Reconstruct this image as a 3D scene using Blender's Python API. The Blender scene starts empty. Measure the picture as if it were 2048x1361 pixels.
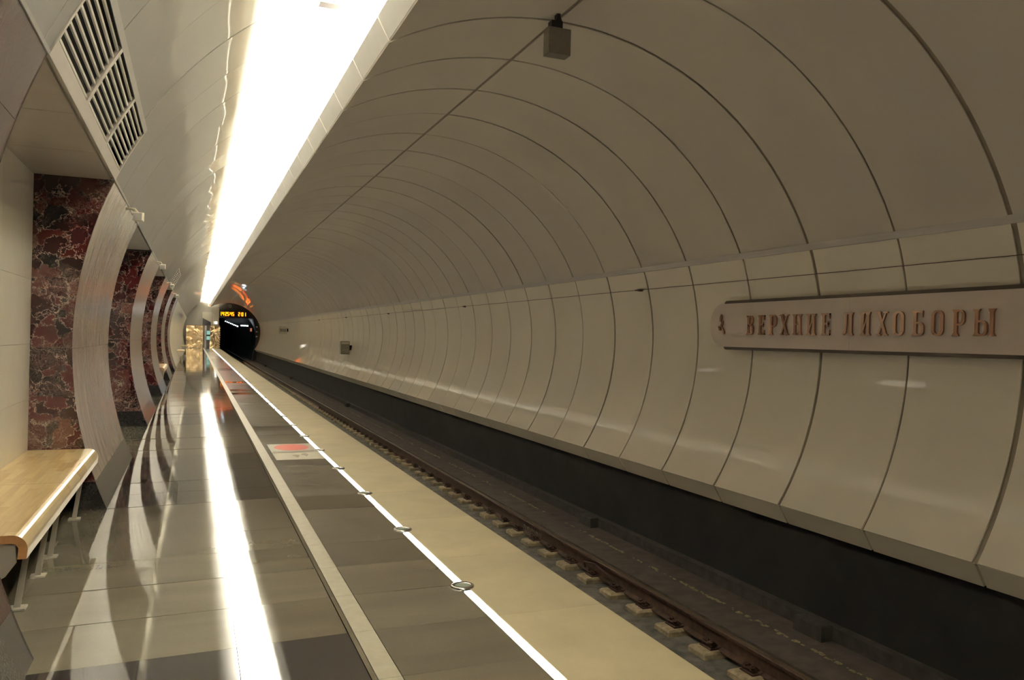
import bpy, math, random
from mathutils import Vector, Matrix
random.seed(7)
sc = bpy.context.scene
COL = sc.collection
H = 1.6                      # eye height above the platform; z below is measured from the eye, Z0 lifts it to the floor
def V(x, y, z): return Vector((x, y, z + H))

# ------------------------------------------------------------------ camera
F_PX, YAW, PITCH, ROLL = 1585.16, 0.3815, 0.0012, 0.0238
cam_d = bpy.data.cameras.new('camera'); cam = bpy.data.objects.new('camera', cam_d); COL.objects.link(cam)
cam_d.sensor_fit = 'HORIZONTAL'; cam_d.sensor_width = 36.0; cam_d.lens = F_PX * 36.0 / 2048
cam_d.clip_start = 0.05; cam_d.clip_end = 400
fw = Vector((math.sin(YAW) * math.cos(PITCH), math.cos(YAW) * math.cos(PITCH), -math.sin(PITCH)))
rt = Vector((math.cos(YAW), -math.sin(YAW), 0)); up = rt.cross(fw)
c_, s_ = math.cos(ROLL), math.sin(ROLL)
r2 = rt * c_ + up * s_; u2 = rt * -s_ + up * c_
M = Matrix((r2, u2, -fw)).transposed().to_4x4(); M.translation = V(0, 0, 0)
cam.matrix_world = M
sc.camera = cam

# ------------------------------------------------------------------ world, lights, exposure
w = bpy.data.worlds.new('world'); sc.world = w; w.use_nodes = True
w.node_tree.nodes['Background'].inputs[0].default_value = (0.0, 0.0, 0.0, 1)
sc.view_settings.view_transform = 'Standard'; sc.view_settings.look = 'None'
sc.view_settings.gamma = 1.0; sc.view_settings.use_curve_mapping = False
sc.view_settings.exposure = 0.76
sc.cycles.max_bounces = 10; sc.cycles.diffuse_bounces = 6; sc.cycles.glossy_bounces = 5
sc.cycles.sample_clamp_indirect = 8.0; sc.cycles.use_denoising = True
COVE_W = 205.0               # watts per metre of cove lamp
LIGHT_COL = (1.0, 0.935, 0.79)
def area(name, loc, direction, sx, sy, power, col=LIGHT_COL, spread=180):
    d = bpy.data.lights.new(name, 'AREA'); d.shape = 'RECTANGLE'; d.size = sx; d.size_y = sy
    d.energy = power; d.color = col; d.spread = math.radians(spread)
    o = bpy.data.objects.new(name, d); COL.objects.link(o); o.location = loc
    dz = -Vector(direction).normalized(); ya = Vector((0, 1, 0)); xa = ya.cross(dz).normalized(); ya = dz.cross(xa)
    o.rotation_euler = Matrix((xa, ya, dz)).transposed().to_euler()
    return o
YB, YE = -9.0, 83.0
y = YB
while y < YE - 1:
    area('cove_lamp', V(1.62, y + 4.6, 2.74), (-0.80, 0, 0.60), 0.07, 9.1, COVE_W * 9.1)
    y += 9.2
for yb in (-0.6, 13.0, 19.8, 33.3):
    area('passage_lamp', V(-2.4, yb, 1.22), (0.1, 0, -1), 0.6, 1.6, 14)

# ------------------------------------------------------------------ materials
MATS = {}
def mat(name): 
    m = bpy.data.materials.new(name); m.use_nodes = True; MATS[name] = m
    nt = m.node_tree; b = nt.nodes['Principled BSDF']
    return m, nt, b
def N(nt, t, **kw):
    n = nt.nodes.new(t)
    for k, v in kw.items():
        if k in n.inputs.keys(): n.inputs[k].default_value = v
        else: setattr(n, k, v)
    return n
def ramp(nt, fac, stops):
    r = nt.nodes.new('ShaderNodeValToRGB'); e = r.color_ramp.elements
    while len(e) < len(stops): e.new(0.5)
    for i, (p, c) in enumerate(stops):
        e[i].position = p; e[i].color = (*c, 1)
    nt.links.new(fac, r.inputs[0]); return r.outputs[0]
def coords(nt, scale=(1, 1, 1), obj=True, rnd=0.0):
    t = nt.nodes.new('ShaderNodeTexCoord')
    g = nt.nodes.new('ShaderNodeNewGeometry')
    mp = nt.nodes.new('ShaderNodeMapping'); mp.inputs['Scale'].default_value = scale
    nt.links.new(g.outputs['Position'], mp.inputs[0])
    if rnd:
        oi = nt.nodes.new('ShaderNodeObjectInfo'); ml = N(nt, 'ShaderNodeMath', operation='MULTIPLY'); ml.inputs[1].default_value = rnd
        nt.links.new(oi.outputs['Random'], ml.inputs[0])
        cb = nt.nodes.new('ShaderNodeCombineXYZ')
        for i in range(3): nt.links.new(ml.outputs[0], cb.inputs[i])
        nt.links.new(cb.outputs[0], mp.inputs['Location'])
    return mp.outputs[0]
def noise(nt, vec, scale, detail=4, rough=0.55, dist=0.0):
    n = nt.nodes.new('ShaderNodeTexNoise'); n.inputs['Scale'].default_value = scale; n.inputs['Detail'].default_value = detail
    n.inputs['Roughness'].default_value = rough; n.inputs['Distortion'].default_value = dist
    nt.links.new(vec, n.inputs['Vector']); return n
def mixc(nt, fac, a, b, mode='MIX'):
    m = nt.nodes.new('ShaderNodeMix'); m.data_type = 'RGBA'; m.blend_type = mode
    for s, v in ((m.inputs[0], fac), (m.inputs[6], a), (m.inputs[7], b)):
        if hasattr(v, 'is_linked') or hasattr(v, 'links'): nt.links.new(v, s)
        elif isinstance(v, (tuple, list)): s.default_value = (*v, 1)
        else: s.default_value = v
    return m.outputs[2]
def bump(nt, b, h, strength, dist=0.01):
    n = nt.nodes.new('ShaderNodeBump'); n.inputs['Strength'].default_value = strength; n.inputs['Distance'].default_value = dist
    nt.links.new(h, n.inputs['Height']); nt.links.new(n.outputs[0], b.inputs['Normal'])
def simple(name, col, rough=0.5, metal=0.0, var=0.12, scale=6.0, coat=0.0, coat_r=0.05, spec=0.5, objvar=0.0):
    m, nt, b = mat(name)
    n = noise(nt, coords(nt), scale, 5)
    lo = tuple(x * (1 - var) for x in col); hi = tuple(min(1, x * (1 + var)) for x in col)
    c = ramp(nt, n.outputs[0], [(0.3, lo), (0.7, hi)])
    if objvar:
        oi = nt.nodes.new('ShaderNodeObjectInfo')
        v = N(nt, 'ShaderNodeMapRange'); v.inputs[3].default_value = 1 - objvar; v.inputs[4].default_value = 1 + objvar
        nt.links.new(oi.outputs['Random'], v.inputs[0])
        cb = nt.nodes.new('ShaderNodeCombineColor')
        for i in range(3): nt.links.new(v.outputs[0], cb.inputs[i])
        c = mixc(nt, 1.0, c, cb.outputs[0], 'MULTIPLY')
    nt.links.new(c, b.inputs['Base Color'])
    b.inputs['Roughness'].default_value = rough; b.inputs['Metallic'].default_value = metal
    b.inputs['Specular IOR Level'].default_value = spec
    b.inputs['Coat Weight'].default_value = coat; b.inputs['Coat Roughness'].default_value = coat_r
    return m
def emis(name, col, strength):
    m, nt, b = mat(name)
    n = noise(nt, coords(nt), 3.0, 1)
    c = ramp(nt, n.outputs[0], [(0.2, tuple(x * 0.97 for x in col)), (0.8, col)])
    nt.links.new(c, b.inputs['Emission Color']); b.inputs['Emission Strength'].default_value = strength
    b.inputs['Base Color'].default_value = (*col, 1)
    return m
simple('fascia_white', (0.93, 0.92, 0.88), 0.5, var=0.02)
simple('wall_brightened', (0.91, 0.84, 0.70), 0.5, var=0.03, scale=0.8, coat=0.3, coat_r=0.05, objvar=0.02, spec=0.3)  # lower wall colour raised above the vault's to stand in for extra light
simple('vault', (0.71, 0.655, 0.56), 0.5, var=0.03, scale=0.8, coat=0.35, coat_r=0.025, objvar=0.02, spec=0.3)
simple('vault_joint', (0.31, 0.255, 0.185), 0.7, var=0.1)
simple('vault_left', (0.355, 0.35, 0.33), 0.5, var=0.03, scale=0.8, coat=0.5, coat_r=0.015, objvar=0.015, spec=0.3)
simple('joint_left', (0.60, 0.55, 0.42), 0.6, var=0.05)
simple('cream_wall', (0.90, 0.86, 0.74), 0.30, var=0.05, scale=2.0, coat=0.3, coat_r=0.08, objvar=0.03)
simple('alu', (0.52, 0.48, 0.43), 0.35, 0.3, var=0.05, scale=3)
simple('grey_frame', (0.36, 0.35, 0.33), 0.45, 0.2, var=0.05)
simple('slat', (0.78, 0.76, 0.70), 0.35, 0.0, var=0.03)
simple('dark_void', (0.012, 0.010, 0.009), 0.8, var=0.2)
simple('black_granite', (0.014, 0.013, 0.013), 0.12, var=0.3, scale=60)
simple('grey_plinth', (0.10, 0.092, 0.082), 0.15, var=0.15, scale=80)
simple('black_metal', (0.012, 0.012, 0.012), 0.45, var=0.1)
simple('box_grey', (0.26, 0.235, 0.19), 0.5, 0.3, var=0.12, scale=30)
simple('white_plastic', (0.72, 0.68, 0.55), 0.4, var=0.04)
simple('box_light', (0.085, 0.084, 0.08), 0.6, var=0.04)
simple('steel', (0.55, 0.53, 0.49), 0.25, 1.0, var=0.08, scale=20)
simple('sign_board', (0.66, 0.57, 0.50), 0.40, 0.15, var=0.02, scale=3)
simple('bronze_letter', (0.42, 0.27, 0.19), 0.16, 1.0, var=0.05)
simple('sign_edge', (0.10, 0.08, 0.06), 0.5, 0.3, var=0.05)
simple('lens', (0.42, 0.50, 0.40), 0.15, var=0.05, coat=0.5)
simple('wall_dark', (0.0135, 0.0125, 0.0112), 0.75, var=0.45, scale=2.5)
simple('kerb', (0.040, 0.034, 0.028), 0.85, var=0.35, scale=9)
simple('track_slab', (0.062, 0.048, 0.037), 0.9, var=0.35, scale=5)
simple('track_dust', (0.085, 0.078, 0.062), 0.9, var=0.5, scale=7)
simple('sleeper', (0.27, 0.215, 0.13), 0.85, var=0.35, scale=14, objvar=0.15)
simple('rust', (0.055, 0.026, 0.016), 0.7, 0.3, var=0.4, scale=30)
simple('rail_side', (0.062, 0.034, 0.020), 0.7, 0.3, var=0.4, scale=14)
simple('rail_head', (0.20, 0.14, 0.09), 0.35, 0.7, var=0.2, scale=20)
simple('chalk', (0.24, 0.22, 0.17), 0.9, var=0.1)
simple('debris', (0.22, 0.18, 0.09), 0.95, var=0.4, scale=40)
simple('end_wall', (0.16, 0.148, 0.125), 0.5, var=0.08)
simple('end_wall_dark', (0.035, 0.03, 0.026), 0.5, var=0.1)
simple('end_panel', (0.40, 0.37, 0.30), 0.4, var=0.05)
simple('screen_body', (0.02, 0.02, 0.02), 0.3, var=0.1)
simple('guide_strip', (0.24, 0.212, 0.140), 0.42, var=0.10, scale=14, objvar=0.06)
simple('edge_slab', (0.375, 0.318, 0.196), 0.55, var=0.10, scale=2.2, objvar=0.05)
simple('floor_joint', (0.10, 0.088, 0.065), 0.6, var=0.2)
simple('passage_wall', (0.70, 0.68, 0.62), 0.35, var=0.04, coat=0.3)
simple('sticker_white', (0.66, 0.62, 0.49), 0.45, var=0.05)
simple('sticker_pale', (0.42, 0.40, 0.33), 0.45, var=0.08)
simple('sticker_red', (0.55, 0.11, 0.07), 0.45, var=0.10, scale=20)
simple('sticker_grey', (0.20, 0.17, 0.11), 0.5, var=0.15)
simple('tunnel_dark', (0.012, 0.012, 0.012), 0.6, var=0.4, scale=1.5)
simple('bench_metal', (0.46, 0.42, 0.34), 0.4, 0.2, var=0.04)
simple('bench_dark', (0.05, 0.042, 0.035), 0.5, 0.2, var=0.1)
simple('wire', (0.10, 0.055, 0.03), 0.6, var=0.1)
emis('led', (1.0, 0.97, 0.95), 7.0)
emis('digit', (1.0, 0.27, 0.006), 3.0)
emis('tunnel_lamp', (0.85, 0.95, 1.0), 12.0)
emis('screen_on', (0.30, 0.60, 0.56), 0.35)
emis('portal_lamp', (1.0, 0.95, 0.85), 6.0)
emis('red_lamp', (0.8, 0.25, 0.12), 0.35)

for nm, dd in (('vault_left', 0.0025), ('vault', 0.004)):            # panels are very slightly buckled, seen in their gloss only
    nt = MATS[nm].node_tree; b = nt.nodes['Principled BSDF']
    nz = noise(nt, coords(nt, (1, 1, 1), rnd=8.0), 1.0, 0); bn = nt.nodes.new('ShaderNodeBump')
    bn.inputs['Strength'].default_value = 1.0; bn.inputs['Distance'].default_value = dd
    nt.links.new(nz.outputs[0], bn.inputs['Height']); nt.links.new(bn.outputs[0], b.inputs['Coat Normal'])
def granite(name, lo, hi, rough):
    m, nt, b = mat(name)
    lo, hi = (tuple(p * 0.54 + q * 0.46 for p, q in zip(lo, hi)), tuple(p * 0.46 + q * 0.54 for p, q in zip(lo, hi)))
    v = coords(nt, rnd=9.0)
    fine = noise(nt, v, 60, 2, 0.6); broad = noise(nt, coords(nt, (0.7, 2.6, 1), rnd=5.0), 1.3, 2, 0.5, 0.3)
    c1 = ramp(nt, fine.outputs[0], [(0.32, lo), (0.68, hi)])
    sh = ramp(nt, broad.outputs[0], [(0.3, (0.86, 0.85, 0.84)), (0.7, (1.07, 1.06, 1.04))])
    c = mixc(nt, 1.0, c1, sh, 'MULTIPLY')
    oi = nt.nodes.new('ShaderNodeObjectInfo'); mr = N(nt, 'ShaderNodeMapRange'); mr.inputs[3].default_value = 0.80; mr.inputs[4].default_value = 1.18
    nt.links.new(oi.outputs['Random'], mr.inputs[0]); cb = nt.nodes.new('ShaderNodeCombineColor')
    for i in range(3): nt.links.new(mr.outputs[0], cb.inputs[i])
    c = mixc(nt, 1.0, c, cb.outputs[0], 'MULTIPLY')
    nt.links.new(c, b.inputs['Base Color'])
    r = ramp(nt, broad.outputs[0], [(0.2, (rough * 0.8,) * 3), (0.8, (rough * 1.3,) * 3)])
    nt.links.new(r, b.inputs['Roughness']); b.inputs['Specular IOR Level'].default_value = 0.28
    wv = noise(nt, coords(nt, (1, 1, 1), rnd=3.0), 2.2, 1)
    bump(nt, b, wv.outputs[0], 0.025, 0.01)
granite('granite_light', (0.090, 0.080, 0.057), (0.165, 0.150, 0.110), 0.045)
granite('granite_mid', (0.070, 0.061, 0.042), (0.125, 0.110, 0.080), 0.06)
granite('granite_dark', (0.018, 0.016, 0.0145), (0.046, 0.041, 0.036), 0.045)
granite('granite_worn', (0.074, 0.063, 0.043), (0.118, 0.104, 0.075), 0.20)

# red veined marble
m, nt, b = mat('red_marble')
v = coords(nt, rnd=7.0)
warp = noise(nt, v, 3.4, 7, 0.68)
wv = nt.nodes.new('ShaderNodeMix'); wv.data_type = 'VECTOR'; wv.inputs[0].default_value = 0.33
nt.links.new(v, wv.inputs[4]); nt.links.new(warp.outputs['Color'], wv.inputs[5])
vo = nt.nodes.new('ShaderNodeTexVoronoi'); vo.feature = 'DISTANCE_TO_EDGE'; vo.inputs['Scale'].default_value = 10.0; nt.links.new(wv.outputs[1], vo.inputs['Vector'])
vo2 = nt.nodes.new('ShaderNodeTexVoronoi'); vo2.feature = 'DISTANCE_TO_EDGE'; vo2.inputs['Scale'].default_value = 38; nt.links.new(wv.outputs[1], vo2.inputs['Vector'])
vc = nt.nodes.new('ShaderNodeTexVoronoi'); vc.inputs['Scale'].default_value = 10.0; nt.links.new(wv.outputs[1], vc.inputs['Vector'])
sep = nt.nodes.new('ShaderNodeSeparateColor'); nt.links.new(vc.outputs['Color'], sep.inputs[0])
basec = ramp(nt, sep.outputs[0], [(0.0, (0.006, 0.004, 0.004)), (0.14, (0.016, 0.004, 0.004)), (0.5, (0.034, 0.005, 0.006)), (0.9, (0.050, 0.009, 0.009)), (1.0, (0.08, 0.035, 0.025))])
cl = noise(nt, v, 1.9, 3)
vm = ramp(nt, vo.outputs['Distance'], [(0.0, (1, 1, 1)), (0.030, (0, 0, 0))])
vm2 = ramp(nt, vo2.outputs['Distance'], [(0.0, (0.75, 0.75, 0.75)), (0.055, (0, 0, 0))])
cm = ramp(nt, cl.outputs[0], [(0.44, (0, 0, 0)), (0.58, (1, 1, 1))])
vm2 = mixc(nt, 1.0, vm2, cm, 'MULTIPLY')
brk = noise(nt, v, 7, 4); bk = ramp(nt, brk.outputs[0], [(0.36, (0, 0, 0)), (0.56, (1, 1, 1))])
vm = mixc(nt, 1.0, vm, bk, 'MULTIPLY')
allv = mixc(nt, 1.0, vm, vm2, 'LIGHTEN')
c = mixc(nt, allv, basec, (0.40, 0.33, 0.27))
nt.links.new(c, b.inputs['Base Color']); b.inputs['Roughness'].default_value = 0.09; b.inputs['Specular IOR Level'].default_value = 0.55

# banded marble of the pylon faces, vault reflection painted in as pale grey-pink
m, nt, b = mat('sheen_marble')
v = coords(nt, (2.0, 5.5, 0.45), rnd=6.0)
n1 = noise(nt, v, 1.6, 6, 0.62, 0.5); n2 = noise(nt, coords(nt, (3, 22, 0.9), rnd=6.0), 1.5, 4)
c1 = ramp(nt, n1.outputs[0], [(0.28, (0.18, 0.140, 0.117)), (0.5, (0.245, 0.20, 0.164)), (0.75, (0.32, 0.272, 0.22))])
c2 = ramp(nt, n2.outputs[0], [(0.3, (0.90, 0.88, 0.86)), (0.7, (1.06, 1.05, 1.03))])
c = mixc(nt, 1.0, c1, c2, 'MULTIPLY')
nt.links.new(c, b.inputs['Base Color']); b.inputs['Roughness'].default_value = 0.22; b.inputs['Specular IOR Level'].default_value = 0.2

# nearest pylon's face: the same marble in red-brown, no reflection painted in
m, nt, b = mat('brown_marble')
v = coords(nt, (1.6, 1.6, 0.9), rnd=6.0)
n1 = noise(nt, v, 2.4, 7, 0.66, 0.9); n2 = noise(nt, v, 4.5, 6, 0.7, 1.6)
c1 = ramp(nt, n1.outputs[0], [(0.3, (0.026, 0.012, 0.011)), (0.55, (0.052, 0.025, 0.021)), (0.8, (0.10, 0.062, 0.044))])
vn = ramp(nt, n2.outputs[0], [(0.47, (0, 0, 0)), (0.5, (0.55, 0.55, 0.55)), (0.53, (0, 0, 0))])
c = mixc(nt, vn, c1, (0.20, 0.15, 0.11)); nt.links.new(c, b.inputs['Base Color'])
b.inputs['Roughness'].default_value = 0.2; b.inputs['Specular IOR Level'].default_value = 0.4

# block-glued beech of the bench seats
m, nt, b = mat('bench_wood')
mpw = nt.nodes.new('ShaderNodeMapping'); g = nt.nodes.new('ShaderNodeNewGeometry')
nt.links.new(g.outputs['Position'], mpw.inputs[0]); mpw.inputs['Rotation'].default_value = (0, 0, math.radians(90))
br = nt.nodes.new('ShaderNodeTexBrick'); br.offset = 0.37; br.inputs['Scale'].default_value = 1.0
br.inputs['Brick Width'].default_value = 0.42; br.inputs['Row Height'].default_value = 0.055; br.inputs['Mortar Size'].default_value = 0.0
br.inputs['Color1'].default_value = (0.66, 0.46, 0.20, 1); br.inputs['Color2'].default_value = (0.86, 0.70, 0.38, 1)
nt.links.new(mpw.outputs[0], br.inputs['Vector'])
gr = noise(nt, coords(nt, (40, 2.5, 10)), 1.0, 5); gc = ramp(nt, gr.outputs[0], [(0.3, (0.86, 0.84, 0.80)), (0.7, (1.06, 1.05, 1.03))])
c = mixc(nt, 1.0, br.outputs['Color'], gc, 'MULTIPLY'); nt.links.new(c, b.inputs['Base Color'])
b.inputs['Roughness'].default_value = 0.3; b.inputs['Coat Weight'].default_value = 0.6; b.inputs['Coat Roughness'].default_value = 0.15
simple('bench_end', (0.34, 0.17, 0.06), 0.45, var=0.2, scale=25)

# wavy polished bronze of the end doors
m, nt, b = mat('bronze_door')
n1 = noise(nt, coords(nt), 1.3, 2, 0.5, 0.6)
b.inputs['Base Color'].default_value = (0.86, 0.62, 0.34, 1); b.inputs['Metallic'].default_value = 1.0; b.inputs['Roughness'].default_value = 0.14
cc = ramp(nt, n1.outputs[0], [(0.3, (0.80, 0.58, 0.32)), (0.7, (0.92, 0.70, 0.42))]); nt.links.new(cc, b.inputs['Base Color'])
bump(nt, b, n1.outputs[0], 0.5, 0.12)

# ------------------------------------------------------------------ mesh helpers
class MB:
    def __init__(s): s.v = []; s.f = []; s.mi = []; s.sm = []; s.sharp = False
    def quad_face(s, idx, mi=0, smooth=False): s.f.append(idx); s.mi.append(mi); s.sm.append(smooth)
    def box(s, x0, x1, y0, y1, z0, z1, mi=0):
        b = len(s.v)
        s.v += [(x, yy, z) for z in (z0, z1) for yy in (y0, y1) for x in (x0, x1)]
        for q in ((0, 2, 3, 1), (4, 5, 7, 6), (0, 1, 5, 4), (2, 6, 7, 3), (0, 4, 6, 2), (1, 3, 7, 5)):
            s.quad_face(tuple(b + i for i in q), mi)
        return s
    def prism_y(s, prof, y0, y1, mi=0, smooth=False, caps=True):
        """closed profile [(x,z)] extruded along y"""
        n = len(prof); b = len(s.v)
        s.v += [(x, y0, z) for x, z in prof] + [(x, y1, z) for x, z in prof]
        for i in range(n):
            j = (i + 1) % n
            s.quad_face((b + i, b + j, b + n + j, b + n + i), mi, smooth)
        if caps:
            s.quad_face(tuple(b + i for i in range(n - 1, -1, -1)), mi); s.quad_face(tuple(b + n + i for i in range(n)), mi)
        return s
    def strip(s, outer, inner, y0, y1, mi=0, smooth=True):
        """a curved sheet between two open profiles, extruded along y; fronts smooth"""
        n = len(outer); b = len(s.v)
        for yy in (y0, y1):
            s.v += [(x, yy, z) for x, z in inner]; s.v += [(x, yy, z) for x, z in outer]
        I0, O0, I1, O1 = b, b + n, b + 2 * n, b + 3 * n
        for i in range(n - 1):
            s.quad_face((I0 + i, I0 + i + 1, I1 + i + 1, I1 + i), mi, smooth)
            s.quad_face((O0 + i, O1 + i, O1 + i + 1, O0 + i + 1), mi, smooth)
            s.quad_face((I0 + i, O0 + i, O0 + i + 1, I0 + i + 1), mi)
            s.quad_face((I1 + i, I1 + i + 1, O1 + i + 1, O1 + i), mi)
        for i in (0, n - 1): s.quad_face((I0 + i, I1 + i, O1 + i, O0 + i), mi)
        s.sharp = True
        return s
    def sheet(s, prof, y0, y1, mi=0, smooth=True):
        n = len(prof); b = len(s.v)
        s.v += [(x, y0, z) for x, z in prof] + [(x, y1, z) for x, z in prof]
        for i in range(n - 1): s.quad_face((b + i, b + i + 1, b + n + i + 1, b + n + i), mi, smooth)
        return s
    def prism_z(s, poly, z0, z1, mi=0):
        n = len(poly); b = len(s.v)
        s.v += [(x, yy, z0) for x, yy in poly] + [(x, yy, z1) for x, yy in poly]
        for i in range(n):
            j = (i + 1) % n; s.quad_face((b + i, b + j, b + n + j, b + n + i), mi)
        s.quad_face(tuple(b + i for i in range(n - 1, -1, -1)), mi); s.quad_face(tuple(b + n + i for i in range(n)), mi)
        return s
    def prism_x(s, poly, x0, x1, mi=0, smooth=False):
        """polygon [(y,z)] extruded along x"""
        n = len(poly); b = len(s.v)
        s.v += [(x0, yy, z) for yy, z in poly] + [(x1, yy, z) for yy, z in poly]
        for i in range(n):
            j = (i + 1) % n; s.quad_face((b + i, b + j, b + n + j, b + n + i), mi, smooth)
        s.quad_face(tuple(b + i for i in range(n - 1, -1, -1)), mi); s.quad_face(tuple(b + n + i for i in range(n)), mi)
        return s
    def tube(s, pts, r, n=6, mi=0):
        b = len(s.v); P = [Vector(p) for p in pts]
        for k, p in enumerate(P):
            d = (P[min(k + 1, len(P) - 1)] - P[max(k - 1, 0)]).normalized()
            a = Vector((0, 0, 1)) if abs(d.z) < 0.9 else Vector((1, 0, 0)); e1 = d.cross(a).normalized(); e2 = d.cross(e1)
            for i in range(n):
                t = 2 * math.pi * i / n; q = p + e1 * r * math.cos(t) + e2 * r * math.sin(t); s.v.append(tuple(q))
        for k in range(len(P) - 1):
            for i in range(n):
                j = (i + 1) % n; s.quad_face((b + k * n + i, b + k * n + j, b + (k + 1) * n + j, b + (k + 1) * n + i), mi, True)
        s.quad_face(tuple(b + i for i in range(n - 1, -1, -1)), mi); s.quad_face(tuple(b + (len(P) - 1) * n + i for i in range(n)), mi)
        return s
    def mesh(s, name, mats, origin=(0, 0, 0)):
        ox, oy, oz = origin
        me = bpy.data.meshes.new(name)
        me.from_pydata([(x - ox, yy - oy, z - oz) for x, yy, z in s.v], [], s.f)
        for mm in ([mats] if isinstance(mats, str) else mats): me.materials.append(MATS[mm])
        me.polygons.foreach_set('material_index', s.mi); me.polygons.foreach_set('use_smooth', s.sm)
        import bmesh
        bm = bmesh.new(); bm.from_mesh(me); bmesh.ops.recalc_face_normals(bm, faces=bm.faces)
        if s.sharp:
            for e in bm.edges:
                if len(e.link_faces) == 2 and e.calc_face_angle(0) > 0.6: e.smooth = False
        bm.to_mesh(me); bm.free()
        return me
    def build(s, name, mats, parent=None, origin=(0, 0, 0)):
        """vertices are in eye-relative metres; origin is the object's base point in the same frame"""
        o = bpy.data.objects.new(name, s.mesh(name, mats, origin)); COL.objects.link(o)
        place(o, origin, parent); return o
ORG = {}
def place(o, origin, parent=None):
    ORG[o.name] = Vector(origin)
    if parent is None: o.location = V(*origin)
    else: o.parent = parent; o.location = Vector(origin) - ORG[parent.name]
def inst(name, me, origin, parent, rot=None):
    o = bpy.data.objects.new(name, me); COL.objects.link(o); place(o, origin, parent)
    if rot: o.rotation_euler = rot
    return o
def empty(name, loc, label=None, cat=None, group=None):
    o = bpy.data.objects.new(name, None); COL.objects.link(o); o.empty_display_size = 0.1; place(o, loc)
    if label: tag(o, label, cat, group)
    return o
def tag(o, label, cat, group=None, kind=None):
    if label: o['label'] = label
    if cat: o['category'] = cat
    if group: o['group'] = group
    if kind: o['kind'] = kind
    return o
def struct(o, label=None, cat=None): return tag(o, label, cat, kind='structure')
def stuff(o): o['kind'] = 'stuff'; return o
def arc(cx, cz, R, a0, a1, n): return [(cx + R * math.cos(a0 + (a1 - a0) * i / n), cz + R * math.sin(a0 + (a1 - a0) * i / n)) for i in range(n + 1)]
ORD = ['first', 'second', 'third', 'fourth', 'fifth', 'sixth', 'seventh', 'eighth', 'ninth', 'tenth', 'eleventh', 'twelfth', 'thirteenth', 'fourteenth',
       'fifteenth', 'sixteenth', 'seventeenth', 'eighteenth', 'nineteenth', 'twentieth', 'twenty-first', 'twenty-second', 'twenty-third', 'twenty-fourth', 'twenty-fifth']

# ------------------------------------------------------------------ section geometry
CL = (2.75, -0.14, 3.75)                       # left wall and left vault
CU = (3.0419, -0.2747, 3.1438)                 # right vault
CR = (3.1701, 0.0145, 2.9296)                  # lower right wall
P_L, Y_J = 1.0973, 5.40                        # joint spacing, a joint
A_FAS, A_SEAM, A_RAIL = 2.1013, 1.5972, 0.4373
def lx(z): return CL[0] - math.sqrt(CL[2] ** 2 - (z - CL[1]) ** 2)      # left wall x at height z
def la(z): return math.pi - math.asin((z - CL[1]) / CL[2])
SPRING = 1.345
A_SPRING = la(SPRING); A_GRILLE = la(1.83); A_TOP = math.acos((2.25 - CL[0]) / CL[2])
J0 = -13                                       # joints run from Y_J + J0*P_L
def yj(j): return Y_J + j * P_L
JV0, JV1, JEND = -3, 33, 70                    # panels built one by one between JV0 and JV1
YS, YEND = yj(J0), yj(JEND) + 0.6

# ---- ceiling: the backing shells, with the panels as pieces
mb = MB()
mb.strip(arc(CU[0], CU[1], CU[2] + 0.05, A_FAS - 0.012, A_RAIL - 0.03, 40), arc(CU[0], CU[1], CU[2] + 0.016, A_FAS - 0.012, A_RAIL - 0.03, 40), YS, YEND, 0)
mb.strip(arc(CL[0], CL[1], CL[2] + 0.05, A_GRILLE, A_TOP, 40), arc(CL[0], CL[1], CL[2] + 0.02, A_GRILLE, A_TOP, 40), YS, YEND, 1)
mb.box(2.22, 2.25, YS, YEND, 2.83, 3.60, 1)
ceil = struct(mb.build('ceiling', ['vault_joint', 'joint_left']), 'white panelled tunnel vault over platform and track', 'ceiling')
def panel_mesh(name, C, a0, a1, gap, n, m, th=0.012):
    me = MB().strip(arc(C[0], C[1], C[2] + th, a0, a1, n), arc(C[0], C[1], C[2], a0, a1, n), gap / 2, P_L - gap / 2).mesh(name, m)
    return me
def panel_run(name, C, a0, a1, gap, n, m, parent, tilt=0.0, skip=None, th=0.012):
    me = panel_mesh(name, C, a0, a1, gap, n, m, th)
    for j in range(JV0, JV1):
        if skip and skip(j): continue
        inst(name, me, (0, yj(j), 0), parent, (random.gauss(0, tilt), 0, random.gauss(0, tilt)) if tilt else None)
    mb = MB()
    for j in list(range(J0, JV0)) + list(range(JV1, JEND)):
        mb.strip(arc(C[0], C[1], C[2] + th, a0, a1, n), arc(C[0], C[1], C[2], a0, a1, n), yj(j) + gap / 2, yj(j + 1) - gap / 2)
    stuff(mb.build(name, m, parent))
SG = 0.006
panel_run('ceiling_panel', CU, A_FAS, A_SEAM + SG, 0.033, 14, 'vault', ceil, 0.0010)
panel_run('ceiling_panel', CU, A_SEAM - SG, A_RAIL, 0.033, 24, 'vault', ceil, 0.0010)
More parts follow.
